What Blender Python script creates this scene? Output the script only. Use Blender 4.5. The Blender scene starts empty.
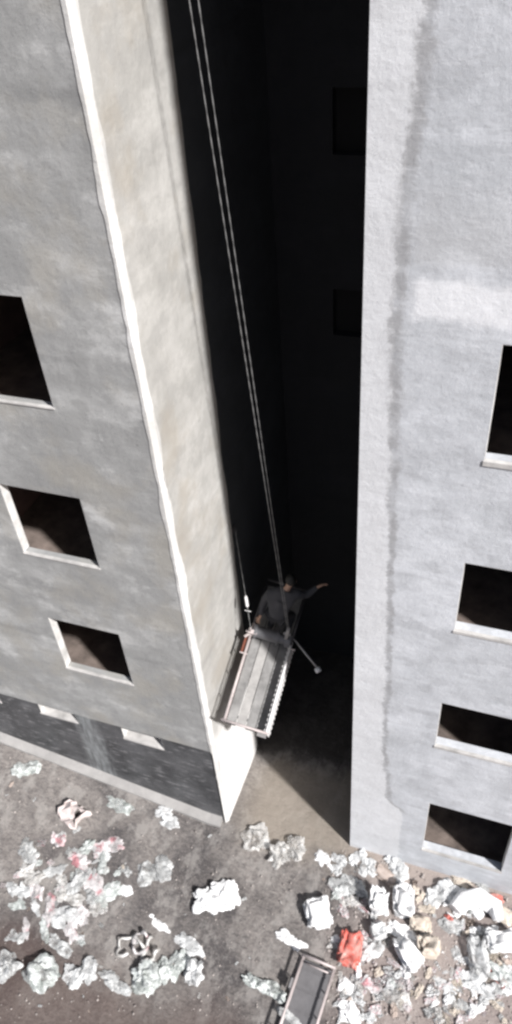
import bpy, bmesh, math, random
from mathutils import Vector, Matrix, noise
random.seed(7)
D = bpy.data; SC = bpy.context.scene; COL = SC.collection

# ------------------------------------------------------------------ camera
H = 16.0; F = 753.97
R = ((0.94190499, -0.16404618, 0.29309358), (0.3285812, 0.63095653, -0.70280029), (-0.0696376, 0.75827614, 0.64820359))
Rm = Matrix(R)
cd = D.cameras.new('camera'); cam = D.objects.new('camera', cd); COL.objects.link(cam)
cam.matrix_world = Matrix.Translation((0, 0, H)) @ Rm.to_4x4()
cd.sensor_fit = 'VERTICAL'; cd.sensor_height = 36; cd.lens = F / 1024 * 36
cd.clip_start = .05; cd.clip_end = 2000
SC.camera = cam

def ray(px, py): return Rm @ Vector((px - 256, 512 - py, -F))

def g(x, y):
    """ground height: the yard climbs gently to the left along the building"""
    r = max(0, -4.75 - x); r = min(r, 9)
    h = .172 * r
    if y < 7.2: h *= max(.25, 1 - (7.2 - y) * .13)
    return h

def at(px, py, dz=0.):
    r = ray(px, py); z = 0
    for _ in range(12):
        t = (z - H) / r.z; x, y = r.x * t, r.y * t; z = g(x, y) + dz
    return Vector((x, y, z))

# ------------------------------------------------------------------ materials
def mat(name):
    m = D.materials.new(name); m.use_nodes = True
    nt = m.node_tree; b = nt.nodes['Principled BSDF']
    return m, nt, b
def N(nt, t, **kw):
    n = nt.nodes.new(t)
    for k, v in kw.items(): setattr(n, k, v)
    return n
def L(nt, a, b): nt.links.new(a, b)
def noise_n(nt, vec, scale, detail=6, rough=.6, stretch=None):
    if stretch:
        mp = N(nt, 'ShaderNodeMapping'); mp.inputs['Scale'].default_value = stretch; L(nt, vec, mp.inputs[0]); vec = mp.outputs[0]
    n = N(nt, 'ShaderNodeTexNoise'); n.inputs['Scale'].default_value = scale
    n.inputs['Detail'].default_value = detail; n.inputs['Roughness'].default_value = rough
    L(nt, vec, n.inputs['Vector']); return n.outputs['Fac']
def ramp(nt, fac, stops):
    r = N(nt, 'ShaderNodeValToRGB'); e = r.color_ramp.elements
    while len(e) < len(stops): e.new(.5)
    for q, (p, c) in zip(e, stops):
        q.position = p; q.color = (c, c, c, 1) if isinstance(c, (int, float)) else (*c, 1)
    L(nt, fac, r.inputs[0]); return r.outputs[0]
def mix(nt, fac, a, b, mode='MIX'):
    m = N(nt, 'ShaderNodeMix', data_type='RGBA', blend_type=mode)
    for s, v in ((0, fac), (6, a), (7, b)):
        if isinstance(v, (int, float)): m.inputs[s].default_value = v if s == 0 else (v, v, v, 1)
        elif isinstance(v, tuple): m.inputs[s].default_value = (*v, 1)
        else: L(nt, v, m.inputs[s])
    return m.outputs[2]
def mth(nt, op, a, b=0., c=None):
    m = N(nt, 'ShaderNodeMath', operation=op)
    for i, v in enumerate((a, b) if c is None else (a, b, c)):
        if isinstance(v, (int, float)): m.inputs[i].default_value = v
        else: L(nt, v, m.inputs[i])
    return m.outputs[0]
def bump(nt, b, h, strength=.3, dist=.02):
    n = N(nt, 'ShaderNodeBump'); n.inputs['Strength'].default_value = strength; n.inputs['Distance'].default_value = dist
    L(nt, h, n.inputs['Height']); L(nt, n.outputs[0], b.inputs['Normal'])
def world_pos(nt):
    gn = N(nt, 'ShaderNodeNewGeometry'); return gn.outputs['Position']
def smooth(nt, v, lo, hi, a=0., b=1.):
    m = N(nt, 'ShaderNodeMapRange', interpolation_type='SMOOTHSTEP')
    L(nt, v, m.inputs[0])
    for i, q in enumerate((lo, hi, a, b)): m.inputs[i + 1].default_value = q
    return m.outputs[0]

def concrete(name, base, dark, warm=None, lo=.3, hi=.75, rough=.85, streaks=True, bstr=.35, mot=.32):
    m, nt, b = mat(name); p = world_pos(nt)
    n1 = noise_n(nt, p, .55, 8, .62); n2 = noise_n(nt, p, 3.2, 8, .7)
    c = mix(nt, ramp(nt, n1, ((lo, 0), (hi, 1))), dark, base)
    c = mix(nt, mth(nt, 'MULTIPLY', ramp(nt, n2, ((.42, 0), (.7, 1))), .35), c, tuple(x * .72 for x in dark))
    if streaks:
        s = noise_n(nt, p, 2.3, 5, .6, (1, 1, .13))
        c = mix(nt, mth(nt, 'MULTIPLY', ramp(nt, s, ((.5, 0), (.72, 1))), .35), c, tuple(x * .78 for x in dark))
        s2 = noise_n(nt, p, 1.1, 5, .6, (.35, .35, 1.6))
        c = mix(nt, mth(nt, 'MULTIPLY', ramp(nt, s2, ((.52, 0), (.68, 1))), .3), c, tuple(min(.9, x * 1.25) for x in base))
    n6 = noise_n(nt, p, 1.5, 9, .68, (.8, .8, 1.3))
    c = mix(nt, mth(nt, 'MULTIPLY', ramp(nt, n6, ((.51, 0), (.58, 1))), mot), c, tuple(x * .6 for x in base))
    c = mix(nt, mth(nt, 'MULTIPLY', ramp(nt, n6, ((.34, 1), (.46, 0))), mot), c, tuple(min(.85, x * 1.22) for x in base))
    n7 = noise_n(nt, p, 30, 4, .8, (.5, .5, 1.4)); c = mix(nt, mth(nt, 'MULTIPLY', ramp(nt, n7, ((.5, 0), (.7, 1))), .25), c, tuple(x * .72 for x in base))
    if streaks:
        spz = N(nt, 'ShaderNodeSeparateXYZ'); L(nt, p, spz.inputs[0])
        zj = mth(nt, 'ADD', spz.outputs['Z'], mth(nt, 'MULTIPLY', mth(nt, 'SUBTRACT', noise_n(nt, p, 3, 5, .7), .5), .14))
        jj = mth(nt, 'ABSOLUTE', mth(nt, 'SUBTRACT', mth(nt, 'FRACT', mth(nt, 'DIVIDE', mth(nt, 'ADD', zj, -.8), 3.03)), .5))
        jm = mth(nt, 'MULTIPLY', smooth(nt, jj, .004, .03, 1., 0.), ramp(nt, noise_n(nt, p, 1.2, 5), ((.45, 0), (.6, 1))))
        c = mix(nt, mth(nt, 'MULTIPLY', jm, .35), c, tuple(x * .62 for x in dark))
        pk_ = N(nt, 'ShaderNodeTexVoronoi'); pk_.inputs['Scale'].default_value = 5; L(nt, p, pk_.inputs['Vector'])
        pm_ = mth(nt, 'MULTIPLY', smooth(nt, pk_.outputs['Distance'], .05, .13, 1., 0.), ramp(nt, noise_n(nt, p, 1.9, 4), ((.5, 0), (.58, 1))))
        c = mix(nt, mth(nt, 'MULTIPLY', pm_, .35), c, tuple(x * .6 for x in dark))
    if warm:
        n3 = noise_n(nt, p, 1.0, 5, .6)
        c = mix(nt, mth(nt, 'MULTIPLY', ramp(nt, n3, ((.5, 0), (.66, 1))), .5), c, warm)
    L(nt, c, b.inputs['Base Color']); b.inputs['Roughness'].default_value = rough
    bump(nt, b, mth(nt, 'ADD', noise_n(nt, p, 14, 8, .75), mth(nt, 'MULTIPLY', noise_n(nt, p, 2.2, 6, .65), 2.2)), bstr * 1.25, .02)
    return m, nt, b, c

def plain(name, col, rough=.7, metal=0., var=.25, scale=9., bstr=.2, spec=None):
    m, nt, b = mat(name)
    tc = N(nt, 'ShaderNodeTexCoord').outputs['Object']
    n = noise_n(nt, tc, scale, 6, .65)
    c = mix(nt, ramp(nt, n, ((.3, 0), (.72, 1))), tuple(x * (1 - var) for x in col), tuple(min(1, x * (1 + var * .3)) for x in col))
    L(nt, c, b.inputs['Base Color']); b.inputs['Roughness'].default_value = rough; b.inputs['Metallic'].default_value = metal
    if bstr: bump(nt, b, n, bstr, .01)
    return m

M = {}
# left facade: warm grey render, brownish damp patches
M['left_facade'] = concrete('grey_render', (.46, .463, .46), (.255, .257, .257), (.36, .34, .30), mot=.68)[0]
M['side'] = None
m, nt, b, c = concrete('beige_render', (.51, .50, .48), (.38, .372, .352), (.35, .315, .265), mot=.42)
# the lowest storey of the side wall is whitewashed, with an uneven upper edge
p = world_pos(nt); sp = N(nt, 'ShaderNodeSeparateXYZ'); L(nt, p, sp.inputs[0])
zz = mth(nt, 'ADD', sp.outputs['Z'], mth(nt, 'MULTIPLY', noise_n(nt, p, 2.5, 4), .9))
fac = smooth(nt, zz, 3.2, 4.1)
n = noise_n(nt, p, 6, 6)
ww = mix(nt, ramp(nt, n, ((.35, 0), (.7, 1))), (.68, .67, .65), (.82, .81, .80))
L(nt, mix(nt, fac, ww, c), b.inputs['Base Color'])
M['side'] = m
M['gap'] = concrete('shade_dark_concrete', (.016, .017, .021), (.009, .0095, .012))[0]  # passage shade put into the near-black wall colour
M['gap_side'] = concrete('shade_bluish_concrete', (.05, .056, .064), (.03, .034, .04))[0]  # shaded length of the left side wall, its shadow painted as colour
M['corner'] = concrete('white_corner_plaster', (.82, .82, .81), (.5, .49, .47), streaks=False, mot=.55)[0]

# right facade: pale render, wavy trowel seam beside the corner and a whiter patch
m, nt, b, c = concrete('pale_render', (.62, .64, .68), (.46, .48, .51), None, .3, .7, mot=.45)
p = world_pos(nt); sp = N(nt, 'ShaderNodeSeparateXYZ'); L(nt, p, sp.inputs[0])
X, Z = sp.outputs['X'], sp.outputs['Z']
zn = mth(nt, 'DIVIDE', Z, 16.)
pts = [(1.97, -.62), (2.3, -.93), (3.95, -1.07), (7.83, -1.16), (11.2, -1.26), (12.43, -1.30), (13.46, -1.27), (14.33, -1.19), (15.1, -1.15)]
path = ramp(nt, zn, tuple((z / 16., x + 2.0) for z, x in pts))
path = mth(nt, 'SUBTRACT', path, 2.0)
wob = mth(nt, 'MULTIPLY', mth(nt, 'SUBTRACT', noise_n(nt, p, 2.6, 9, .75), .5), .34)
d = mth(nt, 'SUBTRACT', mth(nt, 'ADD', X, wob), path)
w = mth(nt, 'ADD', .055, mth(nt, 'MULTIPLY', smooth(nt, Z, 7, 12), .03))
seam = mth(nt, 'SUBTRACT', 1., smooth(nt, mth(nt, 'DIVIDE', mth(nt, 'ABSOLUTE', mth(nt, 'ADD', d, mth(nt, 'MULTIPLY', mth(nt, 'SUBTRACT', noise_n(nt, p, 12, 6, .8), .5), .2))), w), .3, 1.3))
seam = mth(nt, 'MULTIPLY', seam, smooth(nt, Z, 1.8, 2.1))
seam = mth(nt, 'MULTIPLY', seam, smooth(nt, noise_n(nt, p, 3.5, 5), .32, .55, .35, 1.))
band = smooth(nt, d, -.06, 0., 1., 0.)
c2 = mix(nt, mth(nt, 'MULTIPLY', band, .55), c, (.72, .725, .74))
halo = mth(nt, 'MULTIPLY', smooth(nt, mth(nt, 'SUBTRACT', d, .04), -.05, .3, 1., 0.), smooth(nt, d, -.08, .0))
halo = mth(nt, 'MULTIPLY', halo, ramp(nt, noise_n(nt, p, 1.4, 6, .7), ((.42, 0), (.6, 1))))
c2 = mix(nt, mth(nt, 'MULTIPLY', halo, .28), c2, (.42, .43, .445))
c2 = mix(nt, mth(nt, 'MULTIPLY', seam, .8), c2, (.30, .30, .31))
# whitewashed repair strip
zw = mth(nt, 'ADD', Z, mth(nt, 'MULTIPLY', mth(nt, 'SUBTRACT', noise_n(nt, p, 2.8, 4), .5), .3))
pa = mth(nt, 'MULTIPLY', smooth(nt, zw, 12.16, 12.3), smooth(nt, zw, 12.6, 12.72, 1., 0.))
pa = mth(nt, 'MULTIPLY', pa, smooth(nt, d, .08, .25))
c2 = mix(nt, mth(nt, 'MULTIPLY', pa, .75), c2, (.80, .81, .84))
# damp darker stretch above the repair
pb = mth(nt, 'MULTIPLY', smooth(nt, zw, 12.75, 12.95), smooth(nt, zw, 13.1, 13.9, 1., 0.))
pb = mth(nt, 'MULTIPLY', pb, smooth(nt, d, .05, .2))
c2 = mix(nt, mth(nt, 'MULTIPLY', pb, .4), c2, (.48, .485, .495))
n8 = noise_n(nt, p, 9, 8, .8, (.35, 1, 2.2)); c2 = mix(nt, mth(nt, 'MULTIPLY', ramp(nt, n8, ((.53, 0), (.63, 1))), .28), c2, (.38, .385, .40))
c2 = mix(nt, mth(nt, 'MULTIPLY', ramp(nt, n8, ((.36, 1), (.46, 0))), .3), c2, (.78, .79, .82))
L(nt, c2, b.inputs['Base Color'])
M['right_facade'] = m

# plinth: dark bitumen coat with pale runs
m, nt, b = mat('bitumen_coated_plinth'); p = world_pos(nt)
n1 = noise_n(nt, p, 1.3, 7, .65); n2 = noise_n(nt, p, 5, 6, .7, (.6, 1, 2.4))
c = mix(nt, ramp(nt, n1, ((.35, 0), (.7, 1))), (.03, .032, .036), (.12, .122, .13))
c = mix(nt, mth(nt, 'MULTIPLY', ramp(nt, n2, ((.54, 0), (.68, 1))), .6), c, (.36, .36, .37))
sp = N(nt, 'ShaderNodeSeparateXYZ'); L(nt, p, sp.inputs[0])
xw = mth(nt, 'ADD', sp.outputs['X'], mth(nt, 'MULTIPLY', mth(nt, 'SUBTRACT', noise_n(nt, p, 3, 5), .5), .5))
run = smooth(nt, mth(nt, 'ABSOLUTE', mth(nt, 'ADD', xw, 7.35)), .1, .42, 1., 0.)
run = mth(nt, 'MULTIPLY', run, ramp(nt, noise_n(nt, p, 4, 5, .6, (3, 1, .4)), ((.3, 0), (.6, 1))))
c = mix(nt, mth(nt, 'MULTIPLY', run, .75), c, (.33, .35, .36))
L(nt, c, b.inputs['Base Color']); b.inputs['Roughness'].default_value = .45
bump(nt, b, n2, .4, .02)
M['plinth'] = m
M['kerb'] = concrete('kerb_concrete', (.36, .35, .34), (.26, .25, .245), streaks=False)[0]
M['reveal'] = plain('whitewashed_reveal', (.74, .73, .71), .8, var=.45, scale=3)
M['sill'] = plain('white_sill', (.56, .545, .53), .8, var=.45, scale=3)
M['room'] = plain('unplastered_room', (.2, .125, .11), .9, var=.5, scale=1.5)
M['slab'] = plain('dusty_floor_slab', (.2, .16, .14), .9, var=.6, scale=3)
M['void'] = plain('painted_dark_void', (.004, .004, .005), .9)  # near-black colour stands in for the unlit space behind the opening
M['roofing'] = plain('roof_concrete', (.3, .3, .3), .9)

# ground
m, nt, b = mat('trodden_dirt'); p = world_pos(nt)
n1 = noise_n(nt, p, .5, 9, .6); n2 = noise_n(nt, p, 4, 8, .7); n3 = noise_n(nt, p, 24, 6, .75)
c = mix(nt, ramp(nt, n1, ((.44, 0), (.56, 1))), (.088, .08, .08), (.25, .228, .213))
c = mix(nt, mth(nt, 'MULTIPLY', ramp(nt, n2, ((.42, 0), (.66, 1))), .5), c, (.09, .078, .075))
c = mix(nt, mth(nt, 'MULTIPLY', ramp(nt, n3, ((.5, 0), (.66, 1))), .5), c, (.34, .31, .29))
n4 = noise_n(nt, p, 9, 8, .8, (1, 1.8, 1)); c = mix(nt, mth(nt, 'MULTIPLY', ramp(nt, n4, ((.46, 0), (.6, 1))), .6), c, (.05, .047, .049))
n5 = noise_n(nt, p, 1.6, 8, .7, (1.5, 1, 1)); c = mix(nt, mth(nt, 'MULTIPLY', ramp(nt, n5, ((.5, 0), (.6, 1))), .5), c, (.36, .34, .32))
sp = N(nt, 'ShaderNodeSeparateXYZ'); L(nt, p, sp.inputs[0])
# paler beaten earth at the passage mouth, cut where the shade begins, browner litter soil on the right, damp band in front
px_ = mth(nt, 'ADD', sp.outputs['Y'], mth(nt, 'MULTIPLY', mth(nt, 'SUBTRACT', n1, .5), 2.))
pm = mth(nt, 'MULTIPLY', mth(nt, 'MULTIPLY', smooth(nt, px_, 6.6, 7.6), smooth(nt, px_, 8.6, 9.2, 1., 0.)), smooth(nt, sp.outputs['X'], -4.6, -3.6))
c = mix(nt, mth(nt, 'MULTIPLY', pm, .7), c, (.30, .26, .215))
c = mix(nt, mth(nt, 'MULTIPLY', smooth(nt, px_, 8.8, 9.4), .8), c, (.04, .034, .03))  # shade deeper in the passage painted into the soil colour
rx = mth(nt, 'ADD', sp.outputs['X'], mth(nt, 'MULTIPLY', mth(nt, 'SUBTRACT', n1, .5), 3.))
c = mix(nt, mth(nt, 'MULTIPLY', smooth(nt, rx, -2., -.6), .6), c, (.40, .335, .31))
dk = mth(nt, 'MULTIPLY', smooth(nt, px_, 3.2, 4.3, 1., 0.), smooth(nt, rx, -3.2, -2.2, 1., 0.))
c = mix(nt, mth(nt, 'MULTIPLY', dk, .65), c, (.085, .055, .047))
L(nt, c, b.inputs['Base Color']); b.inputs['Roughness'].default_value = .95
bump(nt, b, mth(nt, 'ADD', n2, mth(nt, 'MULTIPLY', n3, .5)), .9, .05)
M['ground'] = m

def plastic(name, col, spot=None, rough=.35, trans=.12, patch=(.3, .3, .3), pk=.55, alpha=1.):
    m, nt, b = mat(name)
    tc = N(nt, 'ShaderNodeTexCoord').outputs['Object']
    oi = N(nt, 'ShaderNodeObjectInfo')
    ad = N(nt, 'ShaderNodeVectorMath', operation='ADD'); L(nt, tc, ad.inputs[0])
    sc = N(nt, 'ShaderNodeVectorMath', operation='SCALE'); L(nt, oi.outputs['Location'], sc.inputs[0]); sc.inputs['Scale'].default_value = 3
    L(nt, sc.outputs[0], ad.inputs[1]); v = ad.outputs[0]
    n1 = noise_n(nt, v, 5, 6, .7); n2 = noise_n(nt, v, 13, 5, .7)
    c = mix(nt, mth(nt, 'MULTIPLY', ramp(nt, n1, ((.44, 0), (.6, 1))), pk), col, patch)
    if spot:
        n3 = noise_n(nt, v, 3.2, 3, .5)
        c = mix(nt, mth(nt, 'MULTIPLY', ramp(nt, n3, ((.55, 0), (.64, 1))), .75), c, spot)
    L(nt, c, b.inputs['Base Color']); b.inputs['Roughness'].default_value = rough
    bump(nt, b, n2, .55, .02)
    if alpha < 1: L(nt, ramp(nt, noise_n(nt, v, 3.4, 5, .7), ((.38, max(0, alpha - .45)), (.58, min(1, alpha + .25)))), b.inputs['Alpha'])
    return m
M['bag_white'] = plastic('white_film', (.76, .77, .77), patch=(.25, .25, .25), alpha=.82, pk=.6)
M['bag_bright'] = plastic('bright_white_film', (.84, .84, .84), pk=.35)
M['bag_green'] = plastic('greenish_white_film', (.70, .73, .715), patch=(.22, .25, .23), alpha=.72, pk=.7)
M['bag_grey'] = plastic('cloudy_grey_film', (.68, .69, .685), patch=(.2, .2, .2), alpha=.62, pk=.65)
M['bag_clear'] = plastic('dusty_clear_film', (.74, .73, .71), patch=(.2, .18, .16), pk=.6, alpha=.6)
M['bag_pink'] = plastic('red_printed_film', (.72, .68, .68), (.52, .16, .19), alpha=.75)
M['red'] = plastic('red_film', (.62, .13, .10), patch=(.5, .36, .32), pk=.6)
M['brown'] = plastic('brown_board', (.45, .38, .34), rough=.9, patch=(.25, .18, .14))
M['pinkish'] = plastic('faded_pinkish_board', (.62, .55, .53), rough=.9, patch=(.4, .34, .33))
M['beige'] = plastic('beige_sacking', (.58, .52, .45), rough=.9, patch=(.3, .24, .19))
M['rubble'] = plain('broken_stone', (.5, .45, .42), .95, var=.5, scale=.8)
M['steel'] = plain('dull_galvanised_steel', (.42, .41, .41), .5, .5)
M['white_steel'] = plain('white_painted_steel', (.8, .79, .79), .45, 0, var=.25)
M['pink_steel'] = plain('faded_primer_steel', (.50, .44, .43), .5, .1)
M['deck'] = plain('worn_grey_deck', (.25, .245, .24), .7, var=.5, scale=4)
M['deck_pale'] = plain('pale_worn_tread', (.34, .33, .32), .7, var=.3, scale=5)
M['dark_deck'] = plain('dark_metal_sheet', (.17, .165, .17), .6, .2, var=.3, scale=4)
M['dark_steel'] = plain('oily_and_shaded_steel', (.09, .085, .09), .5, .4)  # also gives the rear cradle rails their painted shade
M['rust'] = plain('rusted_steel', (.16, .05, .03), .85)
M['rope'] = plain('grey_wire_rope', (.26, .26, .26), .6, .3, var=.3, scale=30)
M['cloth_dark'] = plain('dark_grey_jacket', (.06, .06, .068), .9, var=.25)
M['cloth_trouser'] = plain('black_trousers', (.03, .03, .035), .9)
M['skin'] = plain('skin', (.48, .30, .22), .55, var=.08)
M['hair'] = plain('black_hair', (.012, .011, .01), .6)

# ------------------------------------------------------------------ object helpers
def tag(o, label, cat, group=None, kind=None):
    if label: o['label'] = label
    if cat: o['category'] = cat
    if group: o['group'] = group
    if kind: o['kind'] = kind
    return o
def obj(name, bm, m, parent=None, smooth_=False, loc=None):
    me = D.meshes.new(name); bm.normal_update(); bm.to_mesh(me); bm.free()
    for mm in (m if isinstance(m, (list, tuple)) else [m]): me.materials.append(mm)
    if smooth_:
        for f in me.polygons: f.use_smooth = True
    o = D.objects.new(name, me); COL.objects.link(o)
    if parent is not None: o.parent = parent
    if loc is not None: o.location = loc
    return o
def empty(name, loc=(0, 0, 0)):
    o = D.objects.new(name, None); COL.objects.link(o); o.location = loc; o.empty_display_size = .2; return o
def box(bm, x0, x1, y0, y1, z0, z1, T=None):
    vs = [bm.verts.new((x, y, z)) for x in (x0, x1) for y in (y0, y1) for z in (z0, z1)]
    if T is not None:
        for v in vs: v.co = T @ v.co
    for q in ((0, 1, 3, 2), (4, 6, 7, 5), (0, 4, 5, 1), (2, 3, 7, 6), (0, 2, 6, 4), (1, 5, 7, 3)):
        bm.faces.new([vs[i] for i in q])
    return bm
def tube(bm, pts, r, n=8, cap=True):
    pts = [Vector(p) for p in pts]; rings = []
    rr = r if isinstance(r, (list, tuple)) else [r] * len(pts)
    for i, p in enumerate(pts):
        d = (pts[min(i + 1, len(pts) - 1)] - pts[max(i - 1, 0)]).normalized()
        a = d.orthogonal().normalized() if i == 0 else (a - a.dot(d) * d).normalized()
        bb = d.cross(a)
        rings.append([bm.verts.new(p + rr[i] * (math.cos(t) * a + math.sin(t) * bb)) for t in [2 * math.pi * k / n for k in range(n)]])
    for A, B in zip(rings, rings[1:]):
        for k in range(n): bm.faces.new((A[k], A[(k + 1) % n], B[(k + 1) % n], B[k]))
    if cap: bm.faces.new(rings[0][::-1]); bm.faces.new(rings[-1])
    return bm
def wall_x(holes, x0, x1, z0, z1, y, t):
    """wall in the XZ plane, front at y, thickness t towards +y, with rectangular openings"""
    bm = bmesh.new()
    xs = sorted({x0, x1, *[h[0] for h in holes], *[h[1] for h in holes]})
    zs = sorted({z0, z1, *[h[2] for h in holes], *[h[3] for h in holes]})
    inh = lambda x, z: any(h[0] < x < h[1] and h[2] < z < h[3] for h in holes)
    solid = {}
    for i in range(len(xs) - 1):
        for k in range(len(zs) - 1): solid[i, k] = not inh((xs[i] + xs[i + 1]) / 2, (zs[k] + zs[k + 1]) / 2)
    vc = {}
    def v(i, k, q):
        if (i, k, q) not in vc: vc[i, k, q] = bm.verts.new((xs[i], y + (t if q else 0), zs[k]))
        return vc[i, k, q]
    for (i, k), s in solid.items():
        if not s: continue
        bm.faces.new((v(i, k, 0), v(i + 1, k, 0), v(i + 1, k + 1, 0), v(i, k + 1, 0)))
        bm.faces.new((v(i, k, 1), v(i, k + 1, 1), v(i + 1, k + 1, 1), v(i + 1, k, 1)))
        if not solid.get((i - 1, k)): bm.faces.new((v(i, k, 0), v(i, k + 1, 0), v(i, k + 1, 1), v(i, k, 1)))
        if not solid.get((i + 1, k)): bm.faces.new((v(i + 1, k, 0), v(i + 1, k, 1), v(i + 1, k + 1, 1), v(i + 1, k + 1, 0)))
        if not solid.get((i, k - 1)): bm.faces.new((v(i, k, 0), v(i, k, 1), v(i + 1, k, 1), v(i + 1, k, 0)))
        if not solid.get((i, k + 1)): bm.faces.new((v(i, k + 1, 0), v(i + 1, k + 1, 0), v(i + 1, k + 1, 1), v(i, k + 1, 1)))
    return bm

def window(parent, x0, x1, z0, z1, y, t, sill_t=.022, sd=.045):
    """plastered reveal of an unglazed opening; sill is a sub-part"""
    bm = bmesh.new(); e = .008; f = y + .003; bk = y + t + .004
    box(bm, x0 - e, x0, f, bk, z0, z1); box(bm, x1, x1 + e, f, bk, z0, z1)
    box(bm, x0 - e, x1 + e, f, bk, z1, z1 + e)
    w = obj('window', bm, M['reveal'], parent)
    bm = bmesh.new()
    box(bm, x0 - e - .01, x1 + e + .01, y - .018, min(bk, y + sd), z0 - sill_t, z0)
    for v in bm.verts:                     # hand-cast: slightly uneven front edge
        v.co.z += random.uniform(-.008, .008)
    s = obj('sill', bm, M['sill'], w)
    return w

TOP = 24.0; BACK = 12.62
# ------------------------------------------------------------------ left building
LB = tag(empty('concrete_building', (-4.42, 7.19, 0)), 'grey rendered building on the left, white stripe down its corner and dark plinth', 'building')
def lpart(name, bm, m, **k):
    o = obj(name, bm, m, LB, **k); o.location = (4.42, -7.19, 0); return o
LY = 7.19; cx = -4.345
lw = []
for cxw in (-13.8, -10.55, -7.27):
    for z0, z1 in ((4.46, 5.90), (7.55, 9.02), (10.62, 12.22), (13.7, 15.25), (16.8, 18.3), (19.9, 21.4)):
        lw.append((cxw, cxw + 1.44, z0, z1))
E_ = .008
def grow(h): return (h[0] - E_, h[1] + E_, h[2] - .02, h[3] + E_)
lpart('facade_wall', wall_x([grow(h) for h in lw], -15.5, -4.44, 2.79, TOP, LY, .16), M['left_facade'])
for h in lw:
    w = window(LB, *h, LY, .16); w.location = (4.42, -7.19, 0)
# plinth with shallow basement windows
bw = [(-14.5, -13.52, 2.42, 2.74), (-12.5, -11.52, 2.42, 2.74), (-10.48, -9.5, 2.42, 2.74), (-8.45, -7.55, 2.46, 2.74), (-6.45, -5.55, 2.38, 2.72)]
lpart('plinth', wall_x([grow(h) for h in bw], -15.5, -4.44, -.3, 2.787, LY + .02, .36), M['plinth'])
for h in bw:
    w = window(LB, *h, LY + .02, .36, .04, .4); w['label'] = 'shallow basement window with deep white sill'; w.location = (4.42, -7.19, 0)
    bm = bmesh.new(); box(bm, h[0], h[1], LY + .36, LY + .375, h[2], h[3]); 
    q = obj('shutter', bm, M['dark_steel'], w)
# ragged plaster corner bead
bm = bmesh.new(); rows = []
zs = [-.05 + i * .12 for i in range(int(TOP / .12) + 1)]
for z in zs:
    o1 = .03 * noise.fractal(Vector((0, 0, z * 1.6)), .6, 2.2, 6)
    o2 = .07 * noise.fractal(Vector((9, 0, z * 1.1)), .8, 2.2, 6)
    wd = .04 if z < 2.75 else 0
    prof = [(-4.455 + wd + o1, LY + .0), (-4.45 + wd + o1, LY - .012), (-4.40, LY - .014), (-4.336, LY + .05), (-4.336, LY + .085 + o2), (-4.345, LY + .09 + o2), (-4.42, LY + .13)]
    rows.append([bm.verts.new((x, y, z)) for x, y in prof])
for A, B in zip(rows, rows[1:]):
    for k in range(len(A)):
        kk = (k + 1) % len(A); bm.faces.new((A[k], A[kk], B[kk], B[k]))
bmesh.ops.recalc_face_normals(bm, faces=bm.faces)
lpart('corner_strip', bm, M['corner'])
# side wall (towards the passage)
bm = bmesh.new(); prs = []
for i in range(int((TOP + .3) / .1) + 1):   # wall split in a ragged line at the shadow edge, shaded tone beyond
    z = -.3 + i * .1; ye = 9.20 + .05 * noise.fractal(Vector((3, 0, z * 1.1)), 1, 2, 4)
    prs.append([bm.verts.new((x, y, z)) for x, y in ((cx - .25, LY + .07), (cx, LY + .07), (cx, ye), (cx - .02, ye + .01), (cx - .25, ye + .01))])
for A, B in zip(prs, prs[1:]):
    for k in range(5): bm.faces.new((A[k], A[(k + 1) % 5], B[(k + 1) % 5], B[k]))
lpart('side_wall', bm, M['side'])
bm = bmesh.new(); box(bm, cx - .24, cx - .012, 9.0, BACK, -.3, TOP); w2_ = lpart('side_wall', bm, M['gap_side']); w2_['label'] = 'side wall deeper in the passage, shade painted into its dark colour'
# kerb along the plinth foot following the rising yard
bm = bmesh.new(); rows = []
for i in range(41):
    x = -15.5 + i * (11.02 / 40); zg = g(x, 7.0)
    rows.append([bm.verts.new((x, y, z)) for y, z in ((LY + .05, zg - .3), (LY - .16, zg - .3), (LY - .15, zg + .03), (LY - .13, zg + .05), (LY + .015, zg + .16), (LY + .05, zg + .165))])
for A, B in zip(rows, rows[1:]):
    for k in range(6): bm.faces.new((A[k], B[k], B[(k + 1) % 6], A[(k + 1) % 6]))
bm.faces.new(rows[0]); bm.faces.new(rows[-1][::-1]); bmesh.ops.recalc_face_normals(bm, faces=bm.faces)
lpart('kerb', bm, M['kerb'])
# inside
for z in (2.9, 3.75, 6.85, 9.95, 13.05, 16.15, 19.25, 22.4):
    if z == 2.9: continue
    bm = bmesh.new(); box(bm, -15.4, -4.56, LY + .222, 12.3, z - .2, z); lpart('floor_slab', bm, M['slab'])
bm = bmesh.new(); box(bm, -15.5, -4.56, 12.3, 12.5, -.3, TOP); lpart('rear_wall', bm, M['room'])
for x in (-15.5, -12.1, -8.6):
    bm = bmesh.new(); box(bm, x, x + .12, LY + .222, 12.29, 3.76, TOP - .01); lpart('partition', bm, M['room'])
bm = bmesh.new(); box(bm, -15.6, -4.2, LY - .12, BACK - .1, TOP + .001, TOP + .3); lpart('roof', bm, M['roofing'])

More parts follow.
